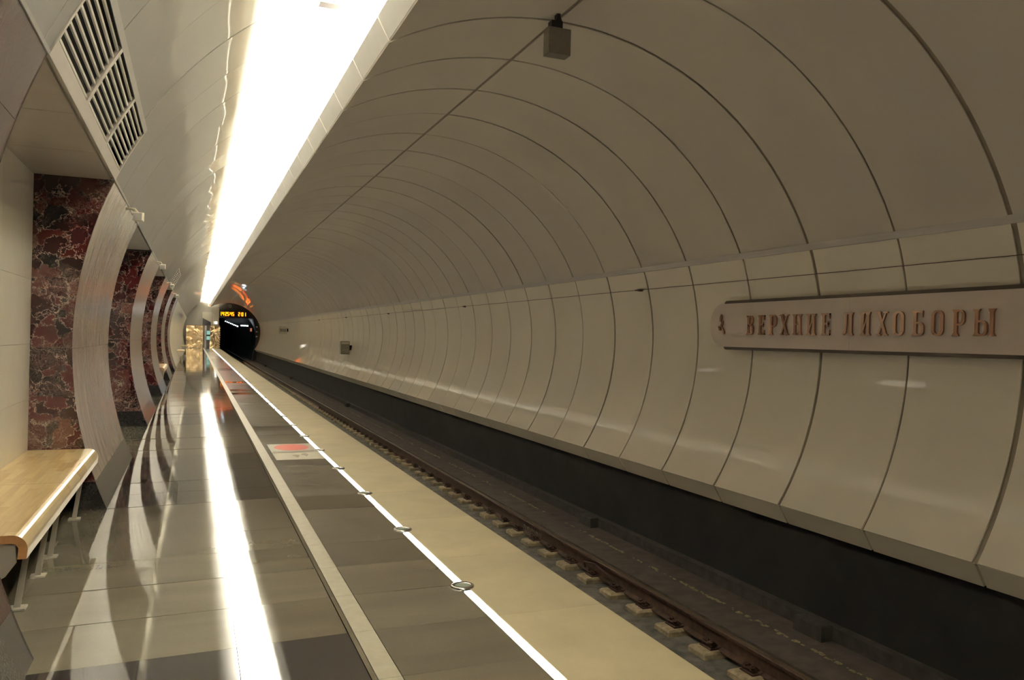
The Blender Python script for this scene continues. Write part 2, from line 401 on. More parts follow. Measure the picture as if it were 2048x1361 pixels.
# left vault: over the bench bays the lowest part is a grille
BENCH_BAYS = [(4.464, 7.972), (24.85, 28.30)]
def in_bay(j): return any(b0 - 0.35 < yj(j) + P_L / 2 < b1 + 0.35 for b0, b1 in BENCH_BAYS)
def hits_bay(ya, yb): return any(ya < b1 - 0.01 and yb > b0 + 0.01 for b0, b1 in BENCH_BAYS)
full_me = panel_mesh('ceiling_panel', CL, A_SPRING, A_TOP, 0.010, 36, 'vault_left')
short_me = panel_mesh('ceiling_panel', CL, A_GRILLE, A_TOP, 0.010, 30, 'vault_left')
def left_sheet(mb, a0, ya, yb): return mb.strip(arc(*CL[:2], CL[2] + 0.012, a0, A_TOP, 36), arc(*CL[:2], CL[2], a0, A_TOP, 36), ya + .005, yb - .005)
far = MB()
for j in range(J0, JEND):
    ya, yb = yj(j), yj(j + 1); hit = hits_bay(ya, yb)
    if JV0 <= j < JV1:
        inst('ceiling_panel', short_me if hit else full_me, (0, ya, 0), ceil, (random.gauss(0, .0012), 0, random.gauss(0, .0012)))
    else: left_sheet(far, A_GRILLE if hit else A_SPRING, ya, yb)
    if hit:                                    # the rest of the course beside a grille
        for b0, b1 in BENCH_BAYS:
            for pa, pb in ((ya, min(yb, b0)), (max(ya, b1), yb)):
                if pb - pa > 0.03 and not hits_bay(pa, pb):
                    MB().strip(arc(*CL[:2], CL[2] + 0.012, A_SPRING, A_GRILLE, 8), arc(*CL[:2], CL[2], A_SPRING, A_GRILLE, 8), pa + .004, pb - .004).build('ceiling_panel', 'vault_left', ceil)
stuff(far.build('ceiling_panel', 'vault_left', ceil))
# cove fascia hiding the lamps
FB, FT = (1.4425, 2.451), (1.345, 2.631)
def fascia(mb, y0, y1): return mb.prism_y([FB, FT, (FT[0] + 0.016, FT[1] + 0.006), (FB[0] + 0.016, FB[1] + 0.006)], y0, y1)
fm = fascia(MB(), 0.008, P_L - 0.008).mesh('fascia_panel', 'fascia_white')
for j in range(JV0, JV1): inst('fascia_panel', fm, (0, yj(j), 0), ceil)
mb = MB()
for j in list(range(J0, JV0)) + list(range(JV1, JEND)): fascia(mb, yj(j) + 0.008, yj(j + 1) - 0.008)
stuff(mb.build('fascia_panel', 'fascia_white', ceil))

# trough that carries the lamps and cuts their light off towards the wall
tr = MB()
tr.box(1.50, 1.74, YS, YE, 2.69, 2.71); tr.box(1.495, 1.505, YS, YE, 2.69, 2.770); tr.box(1.735, 1.745, YS, YE, 2.69, 2.95)
tr.build('lamp_trough', 'white_plastic', ceil)

# ---- right wall
A_LT = math.asin((1.005 - CR[1]) / CR[2]); A_LB = math.atan2(-1.64 - CR[1], 5.60 - CR[0])
BACK = [(5.66, -1.62), (5.745, -1.83)]
mb = MB()
mb.strip(arc(CR[0], CR[1], CR[2] + 0.07, A_LT + 0.02, A_LB, 30), arc(CR[0], CR[1], CR[2] + 0.017, A_LT + 0.02, A_LB, 30), YS, YEND, 0)
mb.prism_y([(5.64, -1.66), (5.735, -1.825), (5.78, -1.825), (5.70, -1.60)], YS, YEND, 0)
wall_r = struct(mb.build('wall_right', ['vault_joint']), 'curved white panelled wall across the track', 'wall')
panel_run('wall_panel', CR, A_LT, A_LB, 0.034, 24, 'wall_brightened', wall_r, 0.0010, th=0.014)
prof = [(5.602, -1.642), (5.715, -1.832), (5.735, -1.82), (5.625, -1.63)]
em = MB().prism_y(prof, 0.012, P_L - 0.012).mesh('edge_panel', 'wall_brightened')
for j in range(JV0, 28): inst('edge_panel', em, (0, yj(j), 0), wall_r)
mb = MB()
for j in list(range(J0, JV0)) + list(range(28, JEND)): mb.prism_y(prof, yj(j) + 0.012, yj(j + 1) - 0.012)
stuff(mb.build('edge_panel', 'wall_brightened', wall_r))
xr, zr = CU[0] + CU[2] * math.cos(A_RAIL), CU[1] + CU[2] * math.sin(A_RAIL)
struct(MB().prism_y([(xr - 0.012, zr + 0.005), (xr + 0.012, zr - 0.058), (xr + 0.06, zr - 0.058), (xr + 0.04, zr + 0.005)], YS, YEND).build('trim_1', 'alu'), 'pale metal strip along the wall under the vault', 'trim')
struct(MB().box(5.80, 5.95, YS, YEND, -3.0, -1.80).build('wall_track', 'wall_dark'), 'black concrete wall below the white panels', 'wall')

# ---- track bed, platform body
struct(MB().box(2.05, 4.95, YS, YEND + 90, -3.2, -2.93).build('floor_track', 'track_dust'), 'dusty dark track bed beside the platform', 'floor')
tb = struct(MB().box(4.93, 5.80, YS, YEND + 90, -3.2, -2.80).build('floor_walkway', 'track_slab'), 'brown concrete ledge between rail and black wall', 'floor')
struct(MB().box(5.69, 5.80, YS, YEND, -2.80, -2.67).build('trim_2', 'kerb'), 'low dark kerb at the foot of the black wall', 'trim')
mb = MB()
mb.box(-3.6, 2.322, YS, 83.6, -1.72, -1.632)
mb.box(-3.6, 2.05, YS, 83.6, -3.2, -1.72)
floor = struct(mb.build('floor', 'floor_joint'), 'polished granite platform floor', 'floor')
# floor pieces: columns between x0 and x1; rows of stone
ROW, Y_R = 0.6209, 4.262
BAND = 6.83
def row_y(r): return Y_R + r * ROW
def dark_band(yc):                         # dark bands beside the pylons, light bands beside the bays
    t = (yc - 7.99) % BAND
    return t < 3.13
COLS = [(-0.92, 0.236, 'l'), (0.236, 0.800, 'm'), (0.945, 1.612, 'r')]
tile_me = {}
PIV, FALL = 0.80, -0.014                   # the floor falls gently towards the wall, from the guide strip
def fallz(x): return -1.6 - (PIV - x) * 0.014 if x < PIV else -1.6
def tile_mesh(k, x0, x1, m, ln):
    key = (k, m, round(ln, 3))
    if key not in tile_me: tile_me[key] = MB().box(x0 + 0.0015, x1 - 0.0015, 0.0015, ln - 0.0015, -1.628, -1.6).mesh('floor_tile', m, (PIV, 0, -1.6))
    return tile_me[key]
def tone(k, yc, r):
    d = dark_band(yc)
    if k == 'l': return 'granite_dark' if d else random.choice(['granite_light', 'granite_light', 'granite_mid'])
    if k == 'm': return ('granite_dark' if d else random.choice(['granite_light', 'granite_mid', 'granite_mid']))
    if r == 0: return 'granite_light'
    return random.choice(['granite_worn'] * 4 + ['granite_mid'])
R0, R1 = -16, 55
nrow_all = int((83.5 - Y_R) / ROW)
bulk = {'granite_light': MB(), 'granite_mid': MB(), 'granite_dark': MB(), 'granite_worn': MB()}
for x0, x1, k in COLS:
    for r in range(R0, nrow_all):
        yc = row_y(r) + ROW / 2; m = tone(k, yc, r)
        if -2 <= r < R1:
            inst('floor_tile', tile_mesh(k, x0, x1, m, ROW), (PIV, row_y(r), -1.6), floor, (random.gauss(0, 0.0004), (FALL if k != 'r' else 0) + random.gauss(0, 0.0012), 0))
        else: bulk[m].prism_y([(x0 + .0015, -1.65), (x1 - .0015, -1.65), (x1 - .0015, fallz(x1)), (x0 + .0015, fallz(x0))], row_y(r) + 0.0015, row_y(r + 1) - 0.0015)
for m, b_ in bulk.items(): stuff(b_.build('floor_tile', m, floor))
gs = MB().box(0.832, 0.943, 0.001, ROW - 0.001, -1.628, -1.6).mesh('guide_slab', 'guide_strip')
es = MB().box(1.668, 2.336, 0.0012, 2 * ROW - 0.0012, -1.655, -1.6).mesh('edge_slab', 'edge_slab')
ns = MB().box(0.804, 0.828, 0.0012, ROW - 0.0012, -1.628, -1.6).mesh('border_strip', 'granite_mid')
g2, e2, n2 = MB(), MB(), MB()
for r in range(R0, nrow_all):
    if -2 <= r < 40: inst('guide_slab', gs, (0, row_y(r), 0), floor); inst('border_strip', ns, (0, row_y(r), 0), floor)
    else: g2.box(0.832, 0.943, row_y(r) + .001, row_y(r + 1) - .001, -1.628, -1.6); n2.box(0.804, 0.828, row_y(r), row_y(r + 1), -1.628, -1.6)
    if r % 2 == 0:
        if -2 <= r < 70: inst('edge_slab', es, (0, row_y(r), 0), floor)
        else: e2.box(1.668, 2.336, row_y(r) + .0012, row_y(r + 2) - .0012, -1.655, -1.6)
stuff(g2.build('guide_slab', 'guide_strip', floor)); stuff(e2.build('edge_slab', 'edge_slab', floor)); stuff(n2.build('border_strip', 'granite_mid', floor))

# ------------------------------------------------------------------ left side: pylons, niches, passages
PYLONS = [(1.25, 4.464), (7.972, 11.15), (14.77, 17.97), (21.61, 24.85), (28.30, 31.52), (35.0, 38.2)]
XB = -1.325                                     # back of niches
def wall_pts(z0, z1, n, off=0.0): return [(lx(z0 + (z1 - z0) * i / n) - off, z0 + (z1 - z0) * i / n) for i in range(n + 1)]
ROWS_R = [-1.37, -0.60, -0.17, 0.45, 1.08, SPRING]
ROWS_F = [-1.37, -0.18, SPRING]; ROWS_G = [-1.37, -0.18, 0.45, 1.0, SPRING]
PL_LABEL = ['marble pylon at the left picture edge before the near bench', 'dark red and grey-sheened marble pylon at the far end of the near bench',
            'marble pylon second beyond the near bench', 'marble pylon third beyond the near bench', 'marble pylon fourth beyond the near bench, past the small far bench',
            'last marble pylon before the plain cream wall']
for i, (y0, y1) in enumerate(PYLONS):
    py = empty('pylon', (lx(-1.6), y0, -1.6), PL_LABEL[i], 'pylon', 'marble pylons along the platform')
    core = [(lx(z) - 0.05, z) for z in [(-1.6 + k * (SPRING + 1.6) / 16) for k in range(17)]] + [(XB - 0.05, SPRING), (XB - 0.05, -1.6)]
    MB().prism_y(core, y0 + 0.03, y1 - 0.03).build('core', 'floor_joint', py)
    for ra, rb in zip(ROWS_R[:-1], ROWS_R[1:]):                       # the red reveals, near and far side
        pr = wall_pts(ra + 0.0012, rb - 0.0012, 6, 0.0003) + [(XB, rb - 0.0012), (XB, ra + 0.0012)]
        MB().prism_y(pr, y0, y0 + 0.03).build('reveal_slab', 'red_marble', py)
        MB().prism_y(pr, y1 - 0.03, y1).build('reveal_slab', 'red_marble', py)
    for ya, yb2 in ((y0, y0 + 0.03), (y1 - 0.03, y1)):
        MB().prism_y(wall_pts(-1.628, -1.3712, 3, 0.0003) + [(XB, -1.3712), (XB, -1.628)], ya, yb2).build('plinth_slab', 'black_granite', py)
    nc = 3; wd = (y1 - y0) / nc
    for c in range(nc):
        ya, yb2 = y0 + c * wd + (0.0012 if c else 0.0305), y0 + (c + 1) * wd - (0.0012 if c < nc - 1 else 0.0305)
        for ra, rb in zip((ROWS_F if i else ROWS_G)[:-1], (ROWS_F if i else ROWS_G)[1:]):
            MB().strip(wall_pts(ra + .0012, rb - .0012, 10, 0.03), wall_pts(ra + .0012, rb - .0012, 10), ya, yb2).build('face_slab', 'brown_marble' if i == 0 else 'sheen_marble', py)
        MB().strip(wall_pts(-1.628, -1.3712, 3, 0.03), wall_pts(-1.628, -1.3712, 3), ya, yb2).build('plinth_slab', 'grey_plinth', py)
    # a slim trim line where face and vault meet
    MB().prism_y([(lx(SPRING) + 0.004, SPRING - 0.004), (lx(SPRING) + 0.012, SPRING + 0.014), (lx(SPRING) - 0.03, SPRING + 0.014), (lx(SPRING) - 0.03, SPRING - 0.004)], y0, y1).build('top_trim', 'grey_frame', py)

mb = MB()
bays = [(a[1], b[0]) for a, b in zip(PYLONS[:-1], PYLONS[1:])]
bench_bays = [bays[0], bays[3]]
pass_bays = [bays[1], bays[2], bays[4], (-2.1, 1.25)]
for y0, y1 in bench_bays: mb.box(XB - 0.05, XB - 0.02, y0 - 0.03, y1 + 0.03, -1.6, SPRING + 0.03)
mb.strip(wall_pts(-1.6, SPRING, 16, 0.06), wall_pts(-1.6, SPRING, 16, 0.03), 38.2, 83.6)
mb.strip(wall_pts(-1.6, SPRING, 16, 0.06), wall_pts(-1.6, SPRING, 16, 0.03), YS, -2.1)
wall_l = struct(mb.build('wall_left', 'floor_joint'), 'cream wall behind the benches along the platform', 'wall')
for y0, y1 in bench_bays:                                              # cream slabs of the niche backs
    n = 3; zz = [-1.6, -0.62, -0.14, 0.42, SPRING]
    for k in range(n):
        for za, zb in zip(zz[:-1], zz[1:]):
            MB().box(XB - 0.02, XB, y0 + k * (y1 - y0) / n + .001, y0 + (k + 1) * (y1 - y0) / n - .001, za + .001, zb - .001).build('wall_slab', 'cream_wall', wall_l)
k = 38.2; far = MB(); nf = 0
while k < 83.4:
    k1 = min(k + 1.10, 83.5)
    for za, zb in ((-1.6, -0.18), (-0.18, SPRING)):
        t = (MB() if k < 46 else far)
        t.strip(wall_pts(za + .002, zb - .002, 8, 0.03), wall_pts(za + .002, zb - .002, 8), k + .002, k1 - .002)
        if k < 46: t.build('wall_slab', 'cream_wall', wall_l)
    k = k1
stuff(far.build('wall_slab', 'cream_wall', wall_l))
# soffits over the bench niches, of three pale panels
for y0, y1 in bench_bays:
    for k in range(3):
        ya, yb2 = y0 + k * (y1 - y0) / 3 + 0.003, y0 + (k + 1) * (y1 - y0) / 3 - 0.003
        MB().box(XB, lx(SPRING) - 0.03, ya, yb2, SPRING, SPRING + 0.02).build('soffit_panel', 'alu', wall_l)
    MB().box(XB, lx(SPRING) - 0.01, y0, y1, SPRING + 0.022, SPRING + 0.03).build('soffit_backing', 'joint_left', wall_l)
# passages to the hall
for n, (y0, y1) in enumerate(pass_bays):
    mb = MB(); xe = -3.5
    mb.box(xe - 0.05, xe, y0 - 0.3, y1 + 0.3, -1.6, 1.4)
    mb.box(xe, XB - 0.05, y0 - 0.08, y0 - 0.01, -1.6, 1.4); mb.box(xe, XB - 0.05, y1 + 0.01, y1 + 0.08, -1.6, 1.4)
    mb.box(xe, lx(SPRING) - 0.03, y0 - 0.05, y1 + 0.05, SPRING + 0.01, SPRING + 0.06)
    struct(mb.build('wall_passage', 'passage_wall'), 'pale lit side passage between two marble pylons', 'wall')
    MB().prism_y([(lx(SPRING) - 0.02, SPRING - 0.012), (lx(SPRING) - 0.02, SPRING + 0.008), (XB, SPRING + 0.008), (XB, SPRING - 0.012)], y1 - 0.05, y1 - 0.005).build('lintel_bar', 'black_metal', bpy.data.objects['wall_passage' + ('' if n == 0 else '.%03d' % n)])
    # passage floor reaches into the bay
mb = MB()
for y0, y1 in pass_bays: mb.box(-3.5, -0.92, y0, y1, -1.66, fallz(-0.92))
for y0, y1 in bench_bays: mb.box(XB, -0.92, y0, y1, -1.66, fallz(-0.92))
mb.build('bay_floor', 'granite_light', floor)

# ------------------------------------------------------------------ ventilation grilles over the bench niches
def grille(y0, y1, label, ns=8):
    g = empty('ventilation_grille', (lx(SPRING), y0, SPRING), label, 'grille', 'vault ventilation grilles')
    def P(a, off=0.0): return (CL[0] + (CL[2] + off) * math.cos(a), CL[1] + (CL[2] + off) * math.sin(a))
    a0, a1 = A_SPRING, A_GRILLE; da = a1 - a0
    MB().strip(arc(*CL[:2], CL[2] + 0.16, a0, a1, 6), arc(*CL[:2], CL[2] + 0.15, a0, a1, 6), y0, y1).build('back_plate', 'dark_void', g)
    ab, at = a0 + da * 0.16, a1 - da * 0.09
    MB().strip(arc(*CL[:2], CL[2] + 0.02, a0, ab, 3), arc(*CL[:2], CL[2] - 0.006, a0, ab, 3), y0 + .004, y1 - .004).build('lower_rail', 'alu', g)
    MB().strip(arc(*CL[:2], CL[2] + 0.02, at, a1, 3), arc(*CL[:2], CL[2] - 0.006, at, a1, 3), y0 + .004, y1 - .004).build('upper_rail', 'grey_frame', g)
    MB().strip(arc(*CL[:2], CL[2] + 0.15, at - .002, at, 1), arc(*CL[:2], CL[2], at - .002, at, 1), y0, y1).build('inner_side', 'dark_void', g)
    sec = (y1 - y0) / 3
    for k in range(4):
        yc = y0 + k * sec; ya, yb2 = (max(y0 + .004, yc - 0.035), min(y1 - .004, yc + 0.035))
        MB().strip(arc(*CL[:2], CL[2] + 0.02, ab, at, 3), arc(*CL[:2], CL[2] - 0.005, ab, at, 3), ya, yb2).build('cross_bar', 'alu', g)
    for k in range(3):
        for s in range(ns):
            a = ab + (at - ab) * (s + 0.28) / (ns - 0.1); x, z = P(a, 0.004); tx, tz = -math.sin(a), math.cos(a); nx, nz = math.cos(a), math.sin(a)
            wdt, dp = 0.013, 0.016
            pr = [(x, z), (x - tx * wdt, z - tz * wdt), (x - tx * wdt + nx * .006, z - tz * wdt + nz * .006), (x - tx * .008 + nx * dp, z - tz * .008 + nz * dp), (x + nx * dp, z + nz * dp)]
            MB().prism_y(pr, y0 + k * sec + 0.03, y0 + (k + 1) * sec - 0.03).build('slat', 'slat', g)
grille(*BENCH_BAYS[0], 'slatted ventilation grille above the near bench')
grille(*BENCH_BAYS[1], 'small dark ventilation grille far off above the distant bench')

# ------------------------------------------------------------------ benches
def bench(y0, y1, label, feet):
    b = empty('bench', (-1.05, (y0 + y1) / 2, -1.6), label, 'bench', 'wooden benches along the wall')
    zt, xf, th = -1.065, -0.770, 0.042
    top = [(XB + 0.006, zt)] + [(xf - 0.075 + 0.075 * math.sin(t), zt - 0.075 + 0.075 * math.cos(t)) for t in [k * math.pi / 2 / 7 for k in range(8)]] + [(xf - 0.004, zt - 0.125)]
    bot = [(xf - th - 0.004, zt - 0.125)] + [(xf - 0.075 + 0.033 * math.sin(t), zt - 0.075 + 0.033 * math.cos(t)) for t in [k * math.pi / 2 / 5 for k in range(5, -1, -1)]] + [(XB + 0.006, zt - th)]
    ym = y0 + (y1 - y0) * 0.47
    for ya, yb2 in ((y0, ym - 0.003), (ym + 0.003, y1)):
        s = MB().prism_y(top + bot, ya, yb2).build('seat', 'bench_wood', b)
        MB().prism_y(top + bot, ya - 0.0015, ya).build('end_grain', 'bench_end', s)
    MB().prism_y([(XB + .01, zt - th), (xf - 0.09, zt - th), (xf - 0.075, zt - 0.10), (xf - 0.12, zt - 0.16), (XB + .01, zt - 0.30)], y0 + 0.05, y1 - 0.05).build('underframe', 'bench_dark', b)
    for ye in (y0 + 0.03, y1 - 0.03):
        pr = [(XB + .01, zt - th), (xf - 0.06, zt - th), (xf - 0.055, zt - 0.15), (xf - 0.10, zt - 0.215), (xf - 0.20, zt - 0.27), (XB + .01, zt - 0.33)]
        MB().prism_y(pr, ye - 0.012, ye + 0.012).build('side_plate', 'bench_metal', b)
    for yf in feet:
        l = MB().prism_y([(xf - 0.07, zt - 0.13), (xf - 0.10, zt - 0.13), (-0.93, -1.614), (-0.895, -1.614)], yf - 0.006, yf + 0.006).build('leg', 'bench_metal', b)
        MB().box(-0.955, -0.865, yf - 0.045, yf + 0.045, -1.623, -1.612).build('foot_plate', 'bench_metal', l)
bench(4.70, 7.93, 'near wooden bench with rounded front edge in the foreground niche', (5.28, 5.93, 6.40, 7.62))
bench(25.0, 28.0, 'small distant bench between the far marble pylons', (25.5, 26.4, 26.7, 27.6))
def slab_bench(y0, y1, label):
    b = empty('bench', (-0.8, (y0 + y1) / 2, -1.6), label, 'bench', 'wooden benches along the wall')
    MB().prism_y([(lx(-1.07), -1.07), (-0.50, -1.07), (-0.47, -1.09), (-0.46, -1.15), (-0.49, -1.15), (-0.51, -1.11), (lx(-1.11), -1.11)], y0, y1).build('seat', 'bench_wood', b)
    MB().prism_y([(lx(-1.12) + .01, -1.12), (-0.52, -1.12), (-0.55, -1.3), (-0.66, -1.42), (lx(-1.42) + .01, -1.42)], y0 + .05, y1 - .05).build('underframe', 'bench_metal', b)
    for yf in (y0 + 0.3, y1 - 0.3): MB().box(-0.72, -0.66, yf - .02, yf + .02, -1.6, -1.40).build('leg', 'bench_metal', b)
slab_bench(47.5, 50.5, 'bench against the plain cream wall, nearer of the last two')
slab_bench(64.0, 67.0, 'bench against the plain cream wall, nearest the bronze doors')

# ------------------------------------------------------------------ cctv cameras on the pylon tops
for n, yc in enumerate((9.35, 16.4, 23.2, 29.9)):
    cmr = empty('security_camera', (-0.66, yc, 1.2), 'small cream security camera box above the %s pylon beyond the near bench' % ('marble', 'second', 'third', 'fourth')[n] if n else 'cream camera box at the top of the pylon by the near bench', 'camera', 'camera boxes at the pylon tops')
    MB().prism_x([(yc - 0.20, 1.15), (yc - 0.17, 1.235), (yc + 0.14, 1.275), (yc + 0.14, 1.18)], -0.62, -0.53).build('housing', 'white_plastic', cmr)
    MB().box(-0.615, -0.535, yc - 0.203, yc - 0.172, 1.155, 1.225).build('front_glass', 'grey_frame', cmr)
    MB().tube([(-0.58, yc + 0.05, 1.25), (-0.62, yc + 0.08, 1.30), (lx(1.3) + 0.003, yc + 0.08, 1.30)], 0.014, 8).build('bracket', 'white_plastic', cmr)

# ------------------------------------------------------------------ light strip in the floor and round lights on it
strip_t = empty('led_strip', (1.64, 4.0, -1.6), 'glowing white light line set in the platform floor', 'light strip')
DISC0, DSP, ND = 4.843, 1.573, 24
MB().box(1.612, 1.668, YS, 83.5, -1.628, -1.607).build('channel', 'steel', strip_t)
seg = MB().box(1.619, 1.661, 0.10, DSP - 0.10, -1.607, -1.5995).mesh('led_segment', 'led')
for k in range(-1, 48): inst('led_segment', seg, (0, DISC0 + k * DSP, 0), strip_t)
stuff(MB().box(1.619, 1.661, YS, DISC0 - DSP - 0.1, -1.607, -1.5995).build('led_segment', 'led', strip_t))
def disc(n, r0, r1, z0, z1):
    mb = MB(); b = 0
    for r, z in ((r1, z0), (r1 - 0.004, z1 - 0.002), (r1 - 0.012, z1), (r0 + 0.004, z1), (r0, z1 - 0.004)):
        mb.v += [(r * math.cos(2 * math.pi * i / n), r * math.sin(2 * math.pi * i / n), z) for i in range(n)]
    for k in range(4):
        for i in range(n):
            j = (i + 1) % n; mb.quad_face((k * n + i, k * n + j, (k + 1) * n + j, (k + 1) * n + i), 0, True)
    return mb
ring_me = disc(28, 0.048, 0.077, 0.0, 0.010).mesh('ring', 'steel')
lens_mb = MB(); lens_mb.prism_z([(0.048 * math.cos(2 * math.pi * i / 24), 0.048 * math.sin(2 * math.pi * i / 24)) for i in range(24)], 0.0, 0.006)
lens_me = lens_mb.mesh('lens', 'lens')
for k in range(ND):
    p0 = (1.64, DISC0 + k * DSP, -1.6)
    o = empty('floor_light', p0, 'round steel-rimmed floor light, %s along the glowing line from the camera' % ORD[k], 'floor light', 'round lights on the platform light line')
    inst('ring', ring_me, p0, o); inst('lens', lens_me, p0, o)

# ------------------------------------------------------------------ floor stickers
s1 = MB().box(1.000, 1.604, 11.03, 11.86, -1.6, -1.5985).build('floor_sticker', 'sticker_pale', None, (1.3, 11.4, -1.6))
tag(s1, 'pale floor sticker with a red disc beside the light line', 'sticker')
MB().prism_z([(1.305 + 0.235 * math.cos(2 * math.pi * i / 40), 11.50 + 0.31 * math.sin(2 * math.pi * i / 40)) for i in range(40)], -1.5985, -1.5978).build('red_disc', 'sticker_red', s1)
MB().box(1.02, 1.60, 11.035, 11.17, -1.5985, -1.5979).build('caption_band', 'sticker_grey', s1)
s2 = MB().box(1.000, 1.604, 10.37, 10.99, -1.6, -1.5985).build('floor_sticker', 'sticker_white', None, (1.3, 10.7, -1.6))
tag(s2, 'white floor sticker with two dark footprints beside the light line', 'sticker')
for fx, fy in ((1.28, 10.66), (1.40, 10.72)):
    pts = []
    for i in range(24):
        t = 2 * math.pi * i / 24; ww = 0.046 if math.sin(t) > 0 else 0.034
        pts.append((fx + ww * math.cos(t) + 0.01 * math.sin(2 * t), fy + 0.13 * math.sin(t)))
    MB().prism_z(pts, -1.5985, -1.5978).build('footprint', 'sticker_grey', s2)

# ------------------------------------------------------------------ railway track
trk = empty('railway_track', (3.95, 6.0, -2.93), 'rusty steel rails on short sleepers along the platform', 'railway track')
RP = [(-0.066, -0.18), (0.066, -0.18), (0.066, -0.168), (0.012, -0.150), (0.009, -0.045), (0.036, -0.034), (0.037, -0.006), (0.028, 0.0), (-0.028, 0.0), (-0.037, -0.006), (-0.036, -0.034), (-0.009, -0.045), (-0.012, -0.150), (-0.066, -0.168)]
RAILS = (3.16, 4.683)
for xr_ in RAILS:
    r_ = MB().prism_y([(xr_ + a, -2.70 + c) for a, c in RP], YS, YEND + 80).build('rail', 'rail_side', trk)
    MB().prism_y([(xr_ - 0.026, -2.6995), (xr_ + 0.026, -2.6995), (xr_ + 0.026, -2.698), (xr_ - 0.026, -2.698)], YS, YEND + 80).build('running_surface', 'rail_head', r_)
def bev_block(x0, x1, y0, y1, z0, z1, e):
    mb = MB(); mb.v = [(x0, y0, z0), (x1, y0, z0), (x1, y1, z0), (x0, y1, z0), (x0, y0, z1 - e), (x1, y0, z1 - e), (x1, y1, z1 - e), (x0, y1, z1 - e), (x0 + e, y0 + e, z1), (x1 - e, y0 + e, z1), (x1 - e, y1 - e, z1), (x0 + e, y1 - e, z1)]
    for q in ((3, 2, 1, 0), (8, 9, 10, 11)): mb.quad_face(q)
    for a in (0, 4):
        for i in range(4): j = (i + 1) % 4; mb.quad_face((a + i, a + j, a + 4 + j, a + 4 + i))
    return mb
sl_me = bev_block(-0.245, 0.20, -0.135, 0.135, -2.945, -2.868, 0.018).mesh('sleeper_block', 'sleeper')
pl_me = bev_block(-0.15, 0.15, -0.085, 0.085, -2.868, -2.852, 0.006).mesh('base_plate', 'rust')
def clip_mesh(sx):
    c = MB()
    c.box(sx * 0.105 - 0.028, sx * 0.105 + 0.028, -0.07, 0.07, -2.852, -2.832)
    for sy in (-0.045, 0.045):
        c.tube([(sx * 0.118, sy, -2.845), (sx * 0.118, sy, -2.79)], 0.014, 6)
        c.tube([(sx * 0.118, sy, -2.815), (sx * 0.118, sy, -2.800)], 0.026, 6)
    c.tube([(sx * 0.05, -0.05, -2.84), (sx * 0.10, -0.06, -2.80), (sx * 0.145, -0.03, -2.82), (sx * 0.145, 0.03, -2.82), (sx * 0.10, 0.06, -2.80), (sx * 0.05, 0.05, -2.84)], 0.011, 5)
    return c.mesh('rail_clip', 'rust')
clip_l, clip_r = clip_mesh(-1), clip_mesh(1)
for xr_ in RAILS:
    ks = range(-2, 60) if xr_ > 4 else range(-2, 40)
    for k in ks:
        yy = 6.23 + (k - 2) * 0.595
        sb = inst('sleeper_block', sl_me, (xr_, yy, 0), trk, (0, 0, random.gauss(0, 0.02)))
        if k < 45:
            inst('base_plate', pl_me, (xr_, yy, 0), sb).location = (0, 0, 0); inst('rail_clip', clip_l, (xr_, yy, 0), sb).location = (0, 0, 0); inst('rail_clip', clip_r, (xr_, yy, 0), sb).location = (0, 0, 0)
mb = MB()
for k in range(60, 125): mb.box(4.46, 4.88, 6.23 + (k - 2) * .595 - .13, 6.23 + (k - 2) * .595 + .13, -2.945, -2.868)
stuff(mb.build('sleeper_block', 'sleeper', trk))
# chalk scribble on the rail web
mk = MB()
for k in range(12):
    yy = 10.95 - k * 0.055
    mk.box(4.672 - 0.0035, 4.672 - 0.002, yy, yy + 0.012, -2.84 + random.uniform(0, .02), -2.77 - random.uniform(0, .02))
    if k % 3 == 0: mk.box(4.672 - 0.0035, 4.672 - 0.002, yy, yy + 0.04, -2.80, -2.79)
stuff(mk.build('chalk_mark', 'chalk', trk))
MB().tube([(4.56, 8.75, -2.80), (4.52, 8.7, -2.72), (4.56, 8.5, -2.70), (4.60, 8.3, -2.76), (4.62, 8.15, -2.80)], 0.012, 6).build('bond_cable', 'rust', trk)
mb = MB()                                     # dust and splinters along the ledge
for k in range(900):
    yy = random.uniform(4.5, 40); x = 5.345 + random.gauss(0, 0.012); s = random.uniform(0.004, 0.016)
    if (math.sin(yy * 2.1) + math.sin(yy * 5.3 + 1)) < -0.4 and yy > 9: continue
    mb.box(x - s, x + s, yy - s * 2, yy + s * 2, -2.80, -2.80 + s * 0.5)
d_ = mb.build('debris', 'debris', None, (5.345, 4.5, -2.8)); tag(d_, 'line of yellowish dust and splinters on the concrete ledge', 'debris', kind='stuff')
for n, yy in enumerate((6.02, 10.72, 31.2, 50.6, 69.4)):
    o = bev_block(5.555, 5.70, yy - 0.19, yy + 0.19, -2.80, -2.655, 0.012).build('concrete_block', 'kerb', None, (5.63, yy, -2.80))
    tag(o, 'dark square block on the ledge by the kerb, %s from the camera' % ORD[n], 'block', 'dark blocks along the kerb')

